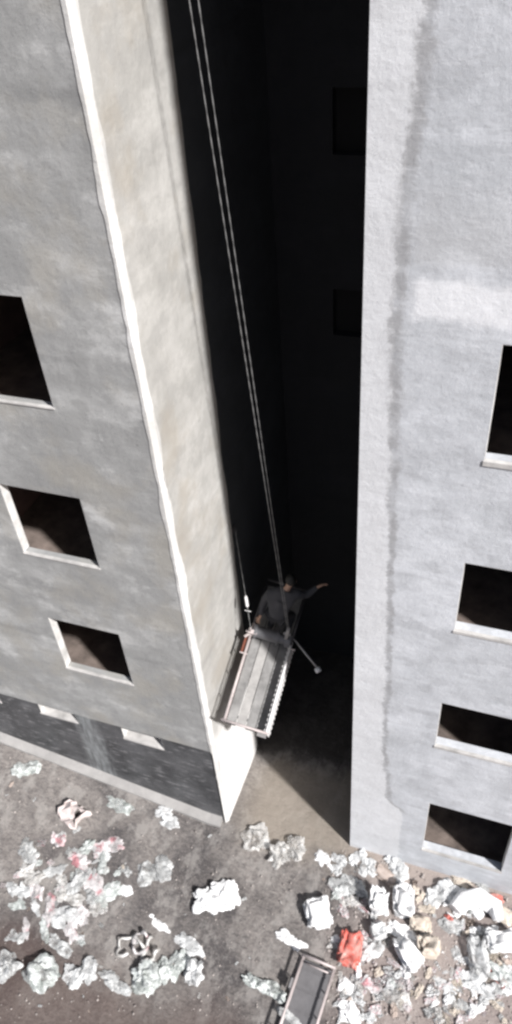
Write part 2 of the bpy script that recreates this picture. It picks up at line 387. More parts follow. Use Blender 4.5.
# ------------------------------------------------------------------ right building
RX, RY = -1.665, 7.50
RB = tag(empty('concrete_building', (RX, RY, 0)), 'pale grey rendered building on the right with four open windows in a column', 'building')
def rpart(name, bm, m, **k):
    o = obj(name, bm, m, RB, **k); o.location = (-RX, -RY, 0); return o
rw = []
for ox in (0, 3.6):
    for x0, x1, z0, z1 in ((-.165, 1.36, 10.52, 12.03), (-.21, 1.34, 7.47, 8.82), (-.235, 1.34, 4.48, 5.69), (-.18, 1.345, .76, 2.57), (-.17, 1.36, 13.6, 15.1), (-.17, 1.36, 16.7, 18.2), (-.17, 1.36, 19.8, 21.3)):
        rw.append((x0 + ox, x1 + ox, z0, z1))
rpart('facade_wall', wall_x([grow(h) for h in rw], RX, 7., -.3, TOP, RY, .2), M['right_facade'])
for h in rw:
    w = window(RB, *h, RY, .2, .075 if h[2] > 9 else .048 if h[2] > 4 else .032, .035); w.location = (-RX, -RY, 0)
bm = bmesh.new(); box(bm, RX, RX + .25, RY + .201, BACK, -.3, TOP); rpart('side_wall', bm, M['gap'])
for z in (.45, 3.75, 6.85, 9.95, 13.05, 16.15, 19.25, 22.4):
    bm = bmesh.new(); box(bm, RX + .26, 6.9, RY + .202, 12.3, z - .2, z); rpart('floor_slab', bm, M['slab'])
bm = bmesh.new(); box(bm, RX + .26, 7., 12.3, 12.5, -.3, TOP); rpart('rear_wall', bm, M['room'])
bm = bmesh.new(); box(bm, 2.2, 2.32, RY + .205, 12.29, -.2, TOP - .01); rpart('partition', bm, M['room'])
bm = bmesh.new(); box(bm, RX - .1, 7.1, RY - .1, BACK - .1, TOP + .001, TOP + .3); rpart('roof', bm, M['roofing'])

# ------------------------------------------------------------------ block closing the passage
BB = tag(empty('passage_block', (-3, BACK, 0)), 'dark unlit wall closing the far end of the passage, with one black window', 'wall')
def bpart(name, bm, m, par=None):
    o = obj(name, bm, m, par or BB)
    if par is None: o.location = (3, -BACK, 0)
    return o
hb = (-3.3, -2.45, 12.45, 13.4)
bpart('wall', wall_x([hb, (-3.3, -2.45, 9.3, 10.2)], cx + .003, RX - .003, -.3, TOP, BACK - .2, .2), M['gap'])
for z0, z1 in ((12.45, 13.4), (9.3, 10.2)):
    bm = bmesh.new(); box(bm, -3.3, -2.45, BACK - .05, BACK - .02, z0, z1)
    wv = bpart('window', bm, M['void'])  # dark panel standing in for the unlit space behind the opening
bm = bmesh.new(); box(bm, cx + .01, RX - .01, 8.6, BACK - .21, 21., 21.25); bpart('sky_block_slab', bm, M['gap'])  # slab added out of view to cut sky light in the passage

# ------------------------------------------------------------------ ground
bm = bmesh.new()
def axis(lo, hi, n, far):
    a = [lo + (hi - lo) * i / n for i in range(n + 1)]
    return [-far, -far * .3, -40, -25] + a + [25, 40, far * .3, far]
xs = axis(-16, 10, 104, 600); ys = axis(-4, 13, 68, 600)
gv = [[bm.verts.new((x, y, g(x, y) + (.045 * noise.fractal(Vector((x * .9, y * .9, 0)), 1, 2, 5) if abs(x) < 17 and -5 < y < 13 else 0) - .02)) for x in xs] for y in ys]
for j in range(len(ys) - 1):
    for i in range(len(xs) - 1): bm.faces.new((gv[j][i], gv[j][i + 1], gv[j + 1][i + 1], gv[j + 1][i]))
tag(obj('ground', bm, M['ground'], smooth_=True), 'bare brown and grey earth of the yard', 'ground', kind='structure')

# ------------------------------------------------------------------ suspended cradle
O = Vector((-3.95, 7.08, 4.28))
u = Vector((0, 1.5, .55)).normalized(); v_ = Vector((.96, 0, -.24)); v_ = (v_ - v_.dot(u) * u).normalized(); w_ = v_.cross(u)
CT = Matrix((v_, u, w_)).transposed().to_4x4(); CT.translation = O
CR = D.objects.new('work_cradle', None); COL.objects.link(CR); CR.matrix_world = CT; CR.empty_display_size = .3
tag(CR, 'steel work cradle with white side guard hanging tilted in the passage mouth', 'work cradle')
W, LEN, DH = .80, 2.85, -.30
def cpart(name, bm, m, par=None, **k): return obj(name, bm, m, par or CR, **k)
# deck of boards
bm = bmesh.new()
for i in range(4):
    a = .03 + i * (W - .06) / 4
    if i == 1: continue
    box(bm, a + .006, a + (W - .06) / 4 - .006, .0, LEN, DH - .03, DH)
for y in (.15, 1.0, 1.9, 2.8): box(bm, .0, W, y, y + .05, DH - .08, DH - .032)
cpart('deck', bm, M['deck'])
bm = bmesh.new(); a = .03 + (W - .06) / 4
box(bm, a + .006, a + (W - .06) / 4 - .006, .02, LEN - .04, DH - .03, DH + .006); cpart('deck_board', bm, M['deck_pale'])
# left open rail
bm = bmesh.new()
for z, r in ((0, .022), (-.15, .012), (DH, .02)): tube(bm, [(0, 0, z), (0, 1.9, z)], r)
for i in range(5): tube(bm, [(0, i * .47, 0), (0, i * .47, DH)], .014)
cpart('guard_rail', bm, M['pink_steel'], smooth_=True)
bm = bmesh.new()
for z in (0, DH): tube(bm, [(0, 1.9, z), (0, LEN, z)], .018)
for y in (2.35, LEN): tube(bm, [(0, y, 0), (0, y, DH)], .012)
cpart('guard_rail', bm, M['dark_steel'], smooth_=True)  # rear length of the rail coloured dark to sink into the shade
# right guard: rails, posts and white toe sheet
bm = bmesh.new()
for z, r in ((0, .026), (DH - .04, .024)): tube(bm, [(W, 0, z), (W, 1.75, z)], r)
for i in range(8): tube(bm, [(W, i * .25, 0), (W, i * .25, DH - .04)], .014)
gr = cpart('guard_rail', bm, M['white_steel'], smooth_=True); gr['label'] = 'white sheeted guard rail on the outer side'
bm = bmesh.new(); n = 36
for i in range(n):
    y0, y1 = .01 + i * 1.7 / n, .01 + (i + 1) * 1.7 / n
    o = .007 if i % 2 else -.007
    a_ = len(bm.verts); box(bm, W - .012 + o, W - .004 + o, y0, y1, DH - .16, -.02)
    for vv in list(bm.verts)[a_:]: vv.co.x += (-.02 - vv.co.z) * .25 - .03
cpart('guard_sheet', bm, M['white_steel'], gr)
bm = bmesh.new(); tube(bm, [(W, 1.75, 0), (W, LEN, 0)], .02); tube(bm, [(W, 1.75, DH), (W, LEN, DH)], .02)
for y in (2.2, 2.6, LEN): tube(bm, [(W, y, 0), (W, y, DH)], .014)
g2 = cpart('guard_rail', bm, M['dark_steel'], smooth_=True); g2['label'] = 'unsheeted guard rail beside the worker, coloured dark as shade'  # rear outer rail, passage shade put into its colour
# hanging white end cover
bm = bmesh.new(); box(bm, W - .16, W + .02, -.03, -.012, -.46, -.04); cpart('end_plate', bm, M['white_steel'])
# bars
bm = bmesh.new(); tube(bm, [(-.06, -.02, .01), (W + .03, -.02, .01)], .025); cpart('end_bar', bm, M['pink_steel'], smooth_=True)
bm = bmesh.new(); tube(bm, [(0, LEN, .0), (W, LEN, .0)], .022); cpart('end_bar', bm, M['dark_steel'], smooth_=True)  # far bar takes the same shaded tone as the rear rails
# winch drum across the cradle
yd = 1.78
bm = bmesh.new()
prof = [(.06, .03), (.06, .15), (.1, .15), (.1, .115), (.5, .115), (.5, .15), (.53, .15), (.53, .1), (.66, .1), (.66, .14), (.77, .14), (.77, .03)]
ring = []
for x, r in prof: ring.append([bm.verts.new((x, yd + r * math.cos(t), -.06 + r * math.sin(t))) for t in [2 * math.pi * k / 20 for k in range(20)]])
for A, B in zip(ring, ring[1:]):
    for k in range(20): bm.faces.new((A[k], A[(k + 1) % 20], B[(k + 1) % 20], B[k]))
bm.faces.new(ring[0]); bm.faces.new(ring[-1][::-1]); bmesh.ops.recalc_face_normals(bm, faces=bm.faces)
wd = cpart('winch_drum', bm, plain('grey_winch_paint', (.16, .16, .17), .5, .2))
bm = bmesh.new(); box(bm, .02, .06, yd - .09, yd + .09, DH, .08); box(bm, .77, .81, yd - .09, yd + .09, DH, .08); cpart('winch_bracket', bm, M['dark_steel'], wd)
# upright suspension post on the right, with shackle
bm = bmesh.new(); box(bm, .64, .70, yd - .03, yd + .03, -.04, .62); box(bm, .60, .74, yd - .02, yd + .02, .30, .34); cpart('suspension_post', bm, M['steel'])
# outrigger roller arm
bm = bmesh.new(); tube(bm, [(.8, yd + .05, 0.03), (1.42, yd - .35, -.10)], .022); ra = cpart('roller_arm', bm, M['steel'], smooth_=True)
bm = bmesh.new(); tube(bm, [(1.38, yd - .40, -.12), (1.45, yd - .33, -.08)], .05, 12); cpart('roller', bm, M['white_steel'], ra, smooth_=True)
# left clamp
bm = bmesh.new()
box(bm, -.06, .05, 1.66, 1.74, -.04, .10); box(bm, -.10, .11, 1.68, 1.72, .02, .055); tube(bm, [(-.1, 1.60, -.02), (.0, 1.7, .02)], .028)
tube(bm, [(-.02, 1.7, .08), (-.02, 1.7, .3)], .018)
cpart('rope_clamp', bm, M['pink_steel'])
bm = bmesh.new(); box(bm, -.09, -.03, 1.3, 1.66, -.12, -.05); cpart('wall_buffer', bm, M['rust'])
bm = bmesh.new(); tube(bm, [(-.10, 1.28, 0.), (.05, 1.28, 0.)], .015); cpart('buffer_pin', bm, M['pink_steel'])
bm = bmesh.new(); tube(bm, [(W - .02, 1.62, 0.), (W + .1, 1.62, 0.)], .018); cpart('buffer_pin', bm, M['pink_steel'])

# ropes
def rope(name, a, b, r, label, sag=.0, off=0.):
    a, b = Vector(a), Vector(b); bm = bmesh.new(); Ln = (b - a).length; n = int(Ln / .045)
    d = (b - a).normalized(); s = d.orthogonal().normalized(); t = d.cross(s)
    for ph in (0, math.pi):
        pts = []
        for i in range(n + 1):
            q = i / n; an = q * Ln * 2 * math.pi / .42 + ph
            pts.append(a.lerp(b, q) + (s * math.cos(an) + t * math.sin(an)) * r * .95 + Vector((0, -sag * math.sin(q * math.pi), 0)))
        tube(bm, pts, r, 5)
    return tag(obj(name, bm, M['rope'], smooth_=True), label, 'rope')
post_top = CT @ Vector((.66, yd, .66)); 
A0 = Vector((-3.985, 7.95, 23.99)); A1 = Vector((-3.86, 7.93, 23.99))
# rope anchor beam under the roof edge
bm = bmesh.new(); box(bm, -4.25, -1.7, 7.86, 8.02, 23.8, 24.0); box(bm, -4.3, -4.2, 7.8, 8.1, 23.7, 24.0)
tag(obj('anchor_beam', bm, M['steel']), 'steel beam across the top of the passage holding the ropes', 'beam')
rope('hoist_rope', (-4.08, 7.93, 23.8), post_top + Vector((-.012, 0, 0)), .004, 'left of the two long twisted ropes running up from the cradle')
rope('hoist_rope', (-3.93, 7.95, 23.8), post_top + Vector((.014, .01, -.02)), .004, 'right of the two long twisted ropes running up from the cradle')
cl = CT @ Vector((-.02, 1.7, .3))
ro = rope('tail_rope', (-4.30, 9.26, 6.9), cl, .004, 'thin rope close to the beige side wall, ending at the rope clamp')
# turnbuckle on the tail rope, and shackle cross pin
dirn = (Vector((-4.30, 9.28, 6.9)) - cl).normalized()
bm = bmesh.new(); p0 = cl + dirn * .42; tube(bm, [p0, p0 + dirn * .03, p0 + dirn * .2, p0 + dirn * .24], [.008, .03, .03, .008], 8)
tube(bm, [p0 + Vector((-.06, 0, -.1)), p0 + Vector((.06, 0, -.1))], .009)
obj('turnbuckle', bm, M['white_steel'], ro)
bm = bmesh.new(); box(bm, cx - .02, cx + .012, 9.25, 9.33, 6.84, 7.0); tube(bm, [(cx + .01, 9.28, 6.95), (cx + .06, 9.28, 6.93), (cx + .06, 9.28, 6.88), (cx + .03, 9.28, 6.87)], .009)
tag(obj('wall_hook', bm, M['dark_steel']), 'small steel hook on the passage wall holding the thin rope', 'hook')

# ------------------------------------------------------------------ worker
def skin_mesh(name, verts, edges, radii, m, parent=None, sub=2, root=0):
    me = D.meshes.new(name); me.from_pydata([tuple(x) for x in verts], edges, [])
    o = D.objects.new(name, me); COL.objects.link(o)
    md = o.modifiers.new('skin', 'SKIN'); md.use_smooth_shade = True
    for i, s in enumerate(me.skin_vertices[0].data):
        r = radii[i]; s.radius = r if isinstance(r, tuple) else (r, r); s.use_root = (i == root)
    ms = o.modifiers.new('sub', 'SUBSURF'); ms.levels = sub; ms.render_levels = sub
    dg = bpy.context.evaluated_depsgraph_get(); ev = o.evaluated_get(dg)
    nm = D.meshes.new_from_object(ev); o.modifiers.clear(); o.data = nm; D.meshes.remove(me)
    nm.materials.clear(); nm.materials.append(m)
    for f in nm.polygons: f.use_smooth = True
    if parent: o.parent = parent
    return o
VV = Vector
pelv = VV((-3.68, 9.50, 4.66)); belly = VV((-3.67, 9.53, 4.82)); chest = VV((-3.62, 9.60, 5.02)); neckb = VV((-3.53, 9.65, 5.18)); neck = VV((-3.49, 9.68, 5.26)); head = VV((-3.45, 9.72, 5.38)); crown = VV((-3.43, 9.73, 5.48))
shL = VV((-3.84, 9.58, 5.08)); elL = VV((-3.98, 9.58, 4.80)); wrL = VV((-4.02, 9.42, 4.52))
shR = VV((-3.36, 9.64, 5.12)); elR = VV((-3.18, 9.78, 5.00)); wrR = VV((-2.97, 9.90, 5.18))
hipL = VV((-3.78, 9.52, 4.60)); knL = VV((-3.86, 9.84, 4.34)); anL = VV((-3.86, 9.44, 4.20)); toL = VV((-3.86, 9.36, 4.12))
hipR = VV((-3.57, 9.52, 4.59)); knR = VV((-3.50, 9.84, 4.30)); anR = VV((-3.52, 9.44, 4.16)); toR = VV((-3.52, 9.36, 4.08))
vs = [pelv, belly, chest, neckb, neck, head, crown, shL, elL, wrL, shR, elR, wrR, hipL, knL, anL, toL, hipR, knR, anR, toR]
es = [(0, 1), (1, 2), (2, 3), (3, 4), (4, 5), (5, 6), (2, 7), (7, 8), (8, 9), (2, 10), (10, 11), (11, 12), (0, 13), (13, 14), (14, 15), (15, 16), (0, 17), (17, 18), (18, 19), (19, 20)]
rs = [.13, .125, .14, .07, .055, (.085, .095), .07, .07, .045, .028, .07, .045, .028, .085, .06, .042, .04, .085, .06, .042, .04]
# hands: palm + five fingers as extra chains of the same body mesh
def hand(wr_i, wr, d, side):
    d = d.normalized(); s = side.normalized(); up = d.cross(s)
    pal = wr + d * .055; vs.append(pal); rs.append((.03, .018)); pi = len(vs) - 1; es.append((wr_i, pi))
    for k, (o, ln) in enumerate(((-.032, .07), (-.011, .082), (.011, .076), (.032, .06))):
        b0 = pal + d * .035 + s * o; b1 = b0 + d * ln * .55 + up * -.008 + s * o * .3; b2 = b1 + d * ln * .4 + up * -.025
        for q, r in ((b0, .011), (b1, .0095), (b2, .008)):
            vs.append(q); rs.append(r); n_ = len(vs) - 1
            es.append((pi if q is b0 else n_ - 1, n_))
    t0 = wr + d * .03 - s * .03; t1 = t0 + d * .03 - s * .03; t2 = t1 + d * .03 - s * .01
    for q, r in ((t0, .013), (t1, .011), (t2, .009)):
        vs.append(q); rs.append(r); n_ = len(vs) - 1
        es.append((pi if q is t0 else n_ - 1, n_))
hand(12, wrR, VV((.8, .3, .35)), VV((0.1, .8, -.4)))
hand(9, wrL, VV((-.3, -.35, -.7)), VV((.8, -.4, 0)))
worker = empty('person', (-3.68, 9.5, 4.2))
tag(worker, 'worker in dark clothes kneeling in the cradle, back turned, right arm stretched out', 'person')
off = -worker.location
worker.location += VV((.18, -.49, .56))
body = skin_mesh('body', vs, es, rs, M['skin'], worker); body.location = off
# facial relief on the far side of the head: nose, ears, brow
bm = bmesh.new()
hd = VV((-.05, 1, -.12)).normalized(); sd = VV((1, .05, 0)).normalized()
def ell(bm, c, r, T=None):
    q = bmesh.ops.create_icosphere(bm, subdivisions=2, radius=1)
    for v in q['verts']: v.co = VV((v.co.x * r[0], v.co.y * r[1], v.co.z * r[2])) + c
for s in (-1, 1): ell(bm, head + sd * s * .092 + VV((0, 0, -.0)), (.012, .028, .034))
ell(bm, head + hd * .1, (.014, .022, .03)); ell(bm, head + hd * .088 + VV((0, 0, -.045)), (.03, .01, .008))
for s in (-1, 1): ell(bm, head + hd * .09 + sd * s * .034 + VV((0, 0, .02)), (.014, .008, .008))
fc = obj('face', bm, M['skin'], worker, True); fc.location = off
# hair
bm = bmesh.new(); q = bmesh.ops.create_icosphere(bm, subdivisions=4, radius=1)
for v in q['verts']:
    n_ = 1 + .06 * noise.noise(v.co * 5)
    v.co = VV((v.co.x * .104, v.co.y * .115, v.co.z * .115)) * n_ + head + VV((0, -.012, .03))
bmesh.ops.delete(bm, geom=[v for v in bm.verts if (v.co - head).dot(hd) > .055 and v.co.z < head.z + .06], context='VERTS')
h_ = obj('hair', bm, M['hair'], worker, True); h_.location = off
# jacket and trousers
jv = [VV((-3.68, 9.49, 4.60)), belly, chest, neckb, shL, elL, wrL.lerp(elL, .08), shR, elR, wrR.lerp(elR, .1)]
je = [(0, 1), (1, 2), (2, 3), (2, 4), (4, 5), (5, 6), (2, 7), (7, 8), (8, 9)]
j = skin_mesh('jacket', jv, je, [(.2, .17), (.2, .165), (.2, .16), .085, .105, .075, .052, .105, .072, .05], M['cloth_dark'], worker, root=1); j.location = off
for v in j.data.vertices: v.co += v.normal * .012 * noise.noise(v.co * 9)
tv = [pelv, hipL, knL, anL, hipR, knR, anR]
t_ = skin_mesh('trousers', tv, [(0, 1), (1, 2), (2, 3), (0, 4), (4, 5), (5, 6)], [.16, .12, .085, .062, .12, .085, .062], M['cloth_trouser'], worker); t_.location = off
for a, b_ in ((anL, toL), (anR, toR)):
    bm = bmesh.new(); tube(bm, [a + VV((0, .03, .02)), a, b_, b_ + VV((0, -.0, -.06))], [.04, .055, .05, .03], 10)
    s_ = obj('shoe', bm, M['dark_steel'], worker, True); s_.location = off
bpy.context.view_layer.update()

# ------------------------------------------------------------------ litter
def crumple(seed, lobes, sx, sy, sz, amp=.4, sub=4, fq=1.25):
    """crumpled film bag: lobes with sharp folds and a torn uneven outline"""
    bm = bmesh.new()
    rr_ = random.Random(seed * 13 + 5)
    if len(lobes) == 2: lobes = [(x * .85, y * .85, r * 1.12) for x, y, r in lobes]
    for (lx, ly, r) in lobes:
        q = bmesh.ops.create_icosphere(bm, subdivisions=sub, radius=1)
        ax = VV((rr_.uniform(-1, 1), rr_.uniform(-1, 1), rr_.uniform(-.4, .4))).normalized()
        off_ = VV((rr_.uniform(0, 90), rr_.uniform(0, 90), rr_.uniform(0, 90)))
        for v in q['verts']:
            n0 = v.co.normalized()
            wp = n0 + .35 * noise.noise_vector(n0 * 1.4 + off_)
            al = wp.dot(ax)
            pp = (wp - ax * al * .65) * fq + off_
            k = 1 + .10 - amp * 1.9 * abs(noise.noise(pp * 1.7)) - amp * .9 * abs(noise.noise(pp * 3.6)) * .55 + amp * 1.7 * noise.noise(n0 * 1.4 + off_) + amp * .12 * noise.noise(n0 * 7 + off_)
            k = max(.2, k) * r
            v.co = VV((n0.x * k + lx, n0.y * k + ly, max(n0.z * k, -.3)))
    for v in bm.verts: v.co = VV((v.co.x * sx, v.co.y * sy, (v.co.z + .3) * sz))
    return bm
def sheet(seed, sx, sy, h):
    bm = bmesh.new(); n = 9; vv = []
    for j in range(n):
        row = []
        for i in range(n):
            x, y = i / (n - 1) * 2 - 1, j / (n - 1) * 2 - 1
            e = 1 - .3 * abs(noise.noise(VV((math.atan2(y, x) * 1.5, seed, 0))))
            z = abs(noise.noise(VV((x * 2 + seed, y * 2, seed)))) * h * 2
            row.append(bm.verts.new((x * sx * e, y * sy * e, z + .015)))
        vv.append(row)
    for j in range(n - 1):
        for i in range(n - 1): bm.faces.new((vv[j][i], vv[j][i + 1], vv[j + 1][i + 1], vv[j + 1][i]))
    r = bmesh.ops.solidify(bm, geom=bm.faces[:], thickness=.012)
    return bm
def sack(seed, sx, sy, sz):
    bm = bmesh.new(); q = bmesh.ops.create_icosphere(bm, subdivisions=4, radius=1)
    for v in q['verts']:
        n0 = v.co.copy(); e = .55
        f = lambda a: math.copysign(abs(a) ** e, a)
        k = 1.08 - .55 * abs(noise.noise(n0 * 1.6 + VV((seed * 2.3, 0, 0)))) - .3 * abs(noise.noise(n0 * 4.2 + VV((0, seed * 2.3, 0)))) + .3 * noise.noise(n0 * 1.3 + VV((0, 0, seed * 1.7)))
        v.co = VV((f(n0.x) * sx * k, f(n0.y) * sy * k, (f(n0.z) * .5 + .5) * sz * k))
    return bm
def scale_m(px, py):                # metres per pixel there, across and along the view on the ground
    a = at(px, py); b = at(px + 4, py); c = at(px, py + 4)
    return (b - a).length / 4, (c - a).length / 4
def put(o, px, py, rot=0., dz=-.02, tilt=0.):
    p = at(px, py); o.location = p + VV((0, 0, dz))
    o.rotation_euler = (random.uniform(-tilt, tilt), random.uniform(-tilt, tilt), rot); return o
MT = {k: M[k] for k in M}
sd_ = 0
def bag(px, py, w, h, m, label, lobes=None, rot=None, zf=.4, cat='plastic bag', name='plastic_bag', group=None, amp=.4):
    global sd_; sd_ += 1
    kx, ky = scale_m(px, py); lobes = lobes or [(0, 0, 1)]
    sx, sy = w * kx / 2 * 1.04, h * ky / 2 * .9
    bm = crumple(sd_, lobes, sx, sy, min(sx, sy) * zf, amp)
    o = obj(name, bm, M[m]); put(o, px, py + 1, rot if rot is not None else -.15)
    return tag(o, label, cat, group)
two = [(-.42, .1, .62), (.45, -.12, .6)]; three = [(-.5, .3, .5), (.1, 0, .55), (.5, -.35, .5)]
diag = [(-.4, -.42, .62), (.35, .38, .66)]; adiag = [(-.45, .4, .6), (.4, -.4, .62)]
# left field
bag(26, 769, 26, 22, 'bag_green', 'pale green plastic bag lying alone under the dark plinth at the left', diag, zf=.5)
bag(118, 803, 32, 18, 'bag_green', 'greenish two-lobed plastic bag below the dark plinth, left of a similar white one', two)
bag(167, 816, 28, 20, 'bag_white', 'white two-lobed plastic bag nearest the foot of the white striped corner', adiag)
bag(155, 870, 34, 34, 'bag_grey', 'grey-white folded plastic bag on bare ground right of the litter heap', diag)
bag(124, 889, 15, 12, 'bag_bright', 'small white plastic bag between the litter heap and the folded grey bag')
bag(157, 922, 26, 15, 'bag_bright', 'bright flattened plastic bag just above the white bags at lower left', two, zf=.45)
bag(216, 898, 40, 40, 'bag_bright', 'large bright white plastic bag alone in mid yard below the building corner', diag, zf=.6)
bag(42, 976, 36, 36, 'bag_green', 'round swollen greenish-white bag near the bottom left', zf=1.0, amp=.27)
bag(81, 973, 28, 38, 'bag_white', 'angular upright white bag right of the round greenish bag', diag, zf=.6, amp=.45)
bag(7, 967, 24, 34, 'bag_grey', 'cloudy bag cut by the left edge of the photo near the bottom', zf=.8)
bag(60, 945, 30, 20, 'bag_grey', 'greyish ragged bag just above the round greenish bag', two, zf=.6)
bag(115, 982, 34, 22, 'bag_grey', 'grey-white pointed bag at the left end of the lower bag row', two, zf=.6)
bag(147, 980, 30, 32, 'bag_green', 'bulging greenish bag in the middle of the lower bag row', zf=1.)
bag(172, 966, 24, 42, 'bag_green', 'long creased greenish bag standing between two bags of the lower row', diag, zf=.6)
bag(190, 944, 30, 22, 'bag_white', 'square-edged white bag at the top of the lower bag row', two, zf=.5)
bag(194, 972, 20, 28, 'bag_white', 'white bag at the right end of the lower bag row', zf=.9)
bag(262, 985, 44, 26, 'bag_green', 'wide pale bag left of the metal tray at the bottom', [(-.5, -.1, .45), (0, 0, .5), (.5, .15, .6)], zf=.8)
bag(257, 839, 26, 28, 'bag_clear', 'dusty translucent bag at the passage mouth, left one of a touching pair', zf=.7)
bag(287, 851, 32, 36, 'bag_clear', 'dusty translucent bag at the passage mouth, right one of a touching pair', diag, zf=.7)
bag(322, 857, 15, 15, 'bag_bright', 'small bright knotted bag left of the right building corner')
bag(291, 939, 28, 18, 'bag_bright', 'small bright two-lobed bag above the metal tray', two)
# carton with dark opening
bm = bmesh.new(); box(bm, -.25, .25, -.2, .2, 0, .02); box(bm, -.25, -.235, -.2, .2, .02, .24); box(bm, .235, .25, -.2, .2, .02, .24); box(bm, -.235, .235, -.2, -.185, .02, .24); box(bm, -.235, .235, .185, .2, .02, .24); box(bm, -.25, .1, -.195, .195, .242, .255)
bmesh.ops.subdivide_edges(bm, edges=bm.edges[:], cuts=3, use_grid_fill=True)
for v in bm.verts: v.co += VV((noise.noise(v.co * 6), noise.noise(v.co * 6 + VV((9, 0, 0))), noise.noise(v.co * 7 + VV((0, 9, 0))))) * .16
o = obj('carton', bm, M['pinkish']); put(o, 74, 817, -.2); tag(o, 'crushed pinkish carton with a dark open end, above the left litter heap', 'carton')
# heap of film litter on the left
heap_label = 'crumpled piece of printed packaging film in the left litter heap'
hp = [(32, 848), (60, 842), (86, 843), (97, 850), (112, 848), (30, 872), (52, 868), (80, 862), (105, 866), (22, 890), (38, 888), (58, 884), (75, 878), (97, 880), (18, 905), (34, 902), (52, 905), (70, 898), (88, 897), (28, 918), (44, 922), (62, 915), (78, 912), (96, 903), (12, 935), (70, 928), (104, 892)]
for i, (x, y) in enumerate(hp):
    x += random.uniform(-4, 4); y += random.uniform(-4, 4); w = random.uniform(15, 31); h = random.uniform(12, 26)
    bag(x, y, w, h, ['bag_grey', 'bag_pink', 'bag_green', 'bag_white', 'bag_pink', 'bag_clear'][i % 6], heap_label,
        random.choice([two, diag, adiag, three]), random.uniform(-1, 1), random.uniform(.25, .5), 'packaging film', 'packaging_film', 'film litter in the left heap', .45)
# rings of cut pipe wrap
for i, (x, y, r) in enumerate([(130, 950, 12), (142, 943, 10), (151, 952, 11)]):
    k = scale_m(x, y)[0] * r; bm = bmesh.new()
    pts = [(k * math.cos(t + i) * (1 + .9 * noise.noise(VV((t * .8, i * 3.3, 0)))), k * math.sin(t + i) * (.8 + .8 * noise.noise(VV((i * 2.2, t * .9, 5)))), .12 + .2 * noise.noise(VV((i, t * 1.3, 2)))) for t in [q * 2 * math.pi / 22 for q in range(18)]]
    tube(bm, pts, [.02 + .035 * abs(noise.noise(VV((a_ * .7, i * 4.1, 0)))) * 2 for a_ in range(18)], 6); o = obj('film_loop', bm, M['bag_pink' if i == 1 else 'bag_clear'], smooth_=True); put(o, x, y)
    tag(o, ['cloudy loop of twisted film, leftmost of three above the lower bag row', 'pinkish loop of twisted film, topmost of three above the lower bag row', 'cloudy loop of twisted film, rightmost of three above the lower bag row'][i], 'film loop')

# right field
def sackp(px, py, w, h, m, label, rot=0, zf=.8, name='sack', cat='sack'):
    global sd_; sd_ += 1
    kx, ky = scale_m(px, py); sx, sy = w * kx / 2, h * ky / 2 * .85
    o = obj(name, sack(sd_, sx, sy, min(sx, sy) * 2 * zf), M[m], smooth_=True); put(o, px, py + 1, rot)
    return tag(o, label, cat)
sackp(318, 914, 26, 36, 'bag_bright', 'clean white rectangular sack lying left of the red bag', .42, .5)
sackp(379, 906, 20, 26, 'bag_bright', 'short white upright container, left of two near the pale wall', .08, 1.3, 'container', 'container')
sackp(403, 905, 22, 36, 'bag_bright', 'tall white upright container, right of two near the pale wall', .2, 1.0, 'container', 'container')
sackp(408, 956, 20, 42, 'bag_bright', 'long white rolled sack lying slantwise in the middle of the right litter', .75, .9)
sackp(378, 932, 16, 20, 'bag_white', 'small white container below the two upright ones', .3, .8, 'container', 'container')
bag(402, 932, 30, 24, 'bag_bright', 'white bag squeezed beneath the tall upright container', two)
bag(357, 857, 14, 22, 'bag_white', 'small tattered white bag touching the right building corner', diag)
bag(347, 886, 34, 26, 'bag_grey', 'grey netted bag below the right building corner', diag, zf=.5)
bag(368, 868, 20, 18, 'bag_white', 'white bag left of the brown board by the pale wall')
bag(398, 866, 24, 30, 'bag_white', 'creased white bag right of the brown board by the pale wall', adiag)
sackp(384, 874, 28, 16, 'brown', 'flat brown board lying among white bags by the pale wall', -.3, .3, 'board', 'board')
o = sackp(350, 950, 24, 46, 'red', 'dull red torn bag beside the rolled sack', .05, .6, 'plastic_bag', 'plastic bag')
bag(372, 948, 20, 30, 'bag_white', 'white bag right beside the red torn bag', diag)
bag(441, 893, 26, 34, 'bag_white', 'creased white bag under the lowest right window, left end', diag)
bag(466, 900, 40, 28, 'bag_bright', 'wide bright bag under the lowest right window', two)
bag(480, 880, 22, 16, 'bag_grey', 'grey bag against the pale wall under the lowest window')
bag(462, 880, 20, 12, 'beige', 'beige rag against the pale wall under the lowest window')
bag(497, 897, 13, 11, 'red', 'small red lump of film by the pale wall at the right edge')
sackp(428, 948, 22, 26, 'beige', 'beige round sack right of the rolled white sack', .2, .8)
sackp(420, 925, 22, 18, 'beige', 'smaller beige sack above the round beige sack', .1, .7)
bag(452, 925, 24, 18, 'bag_grey', 'greyish bag between the beige sacks and the white tube')
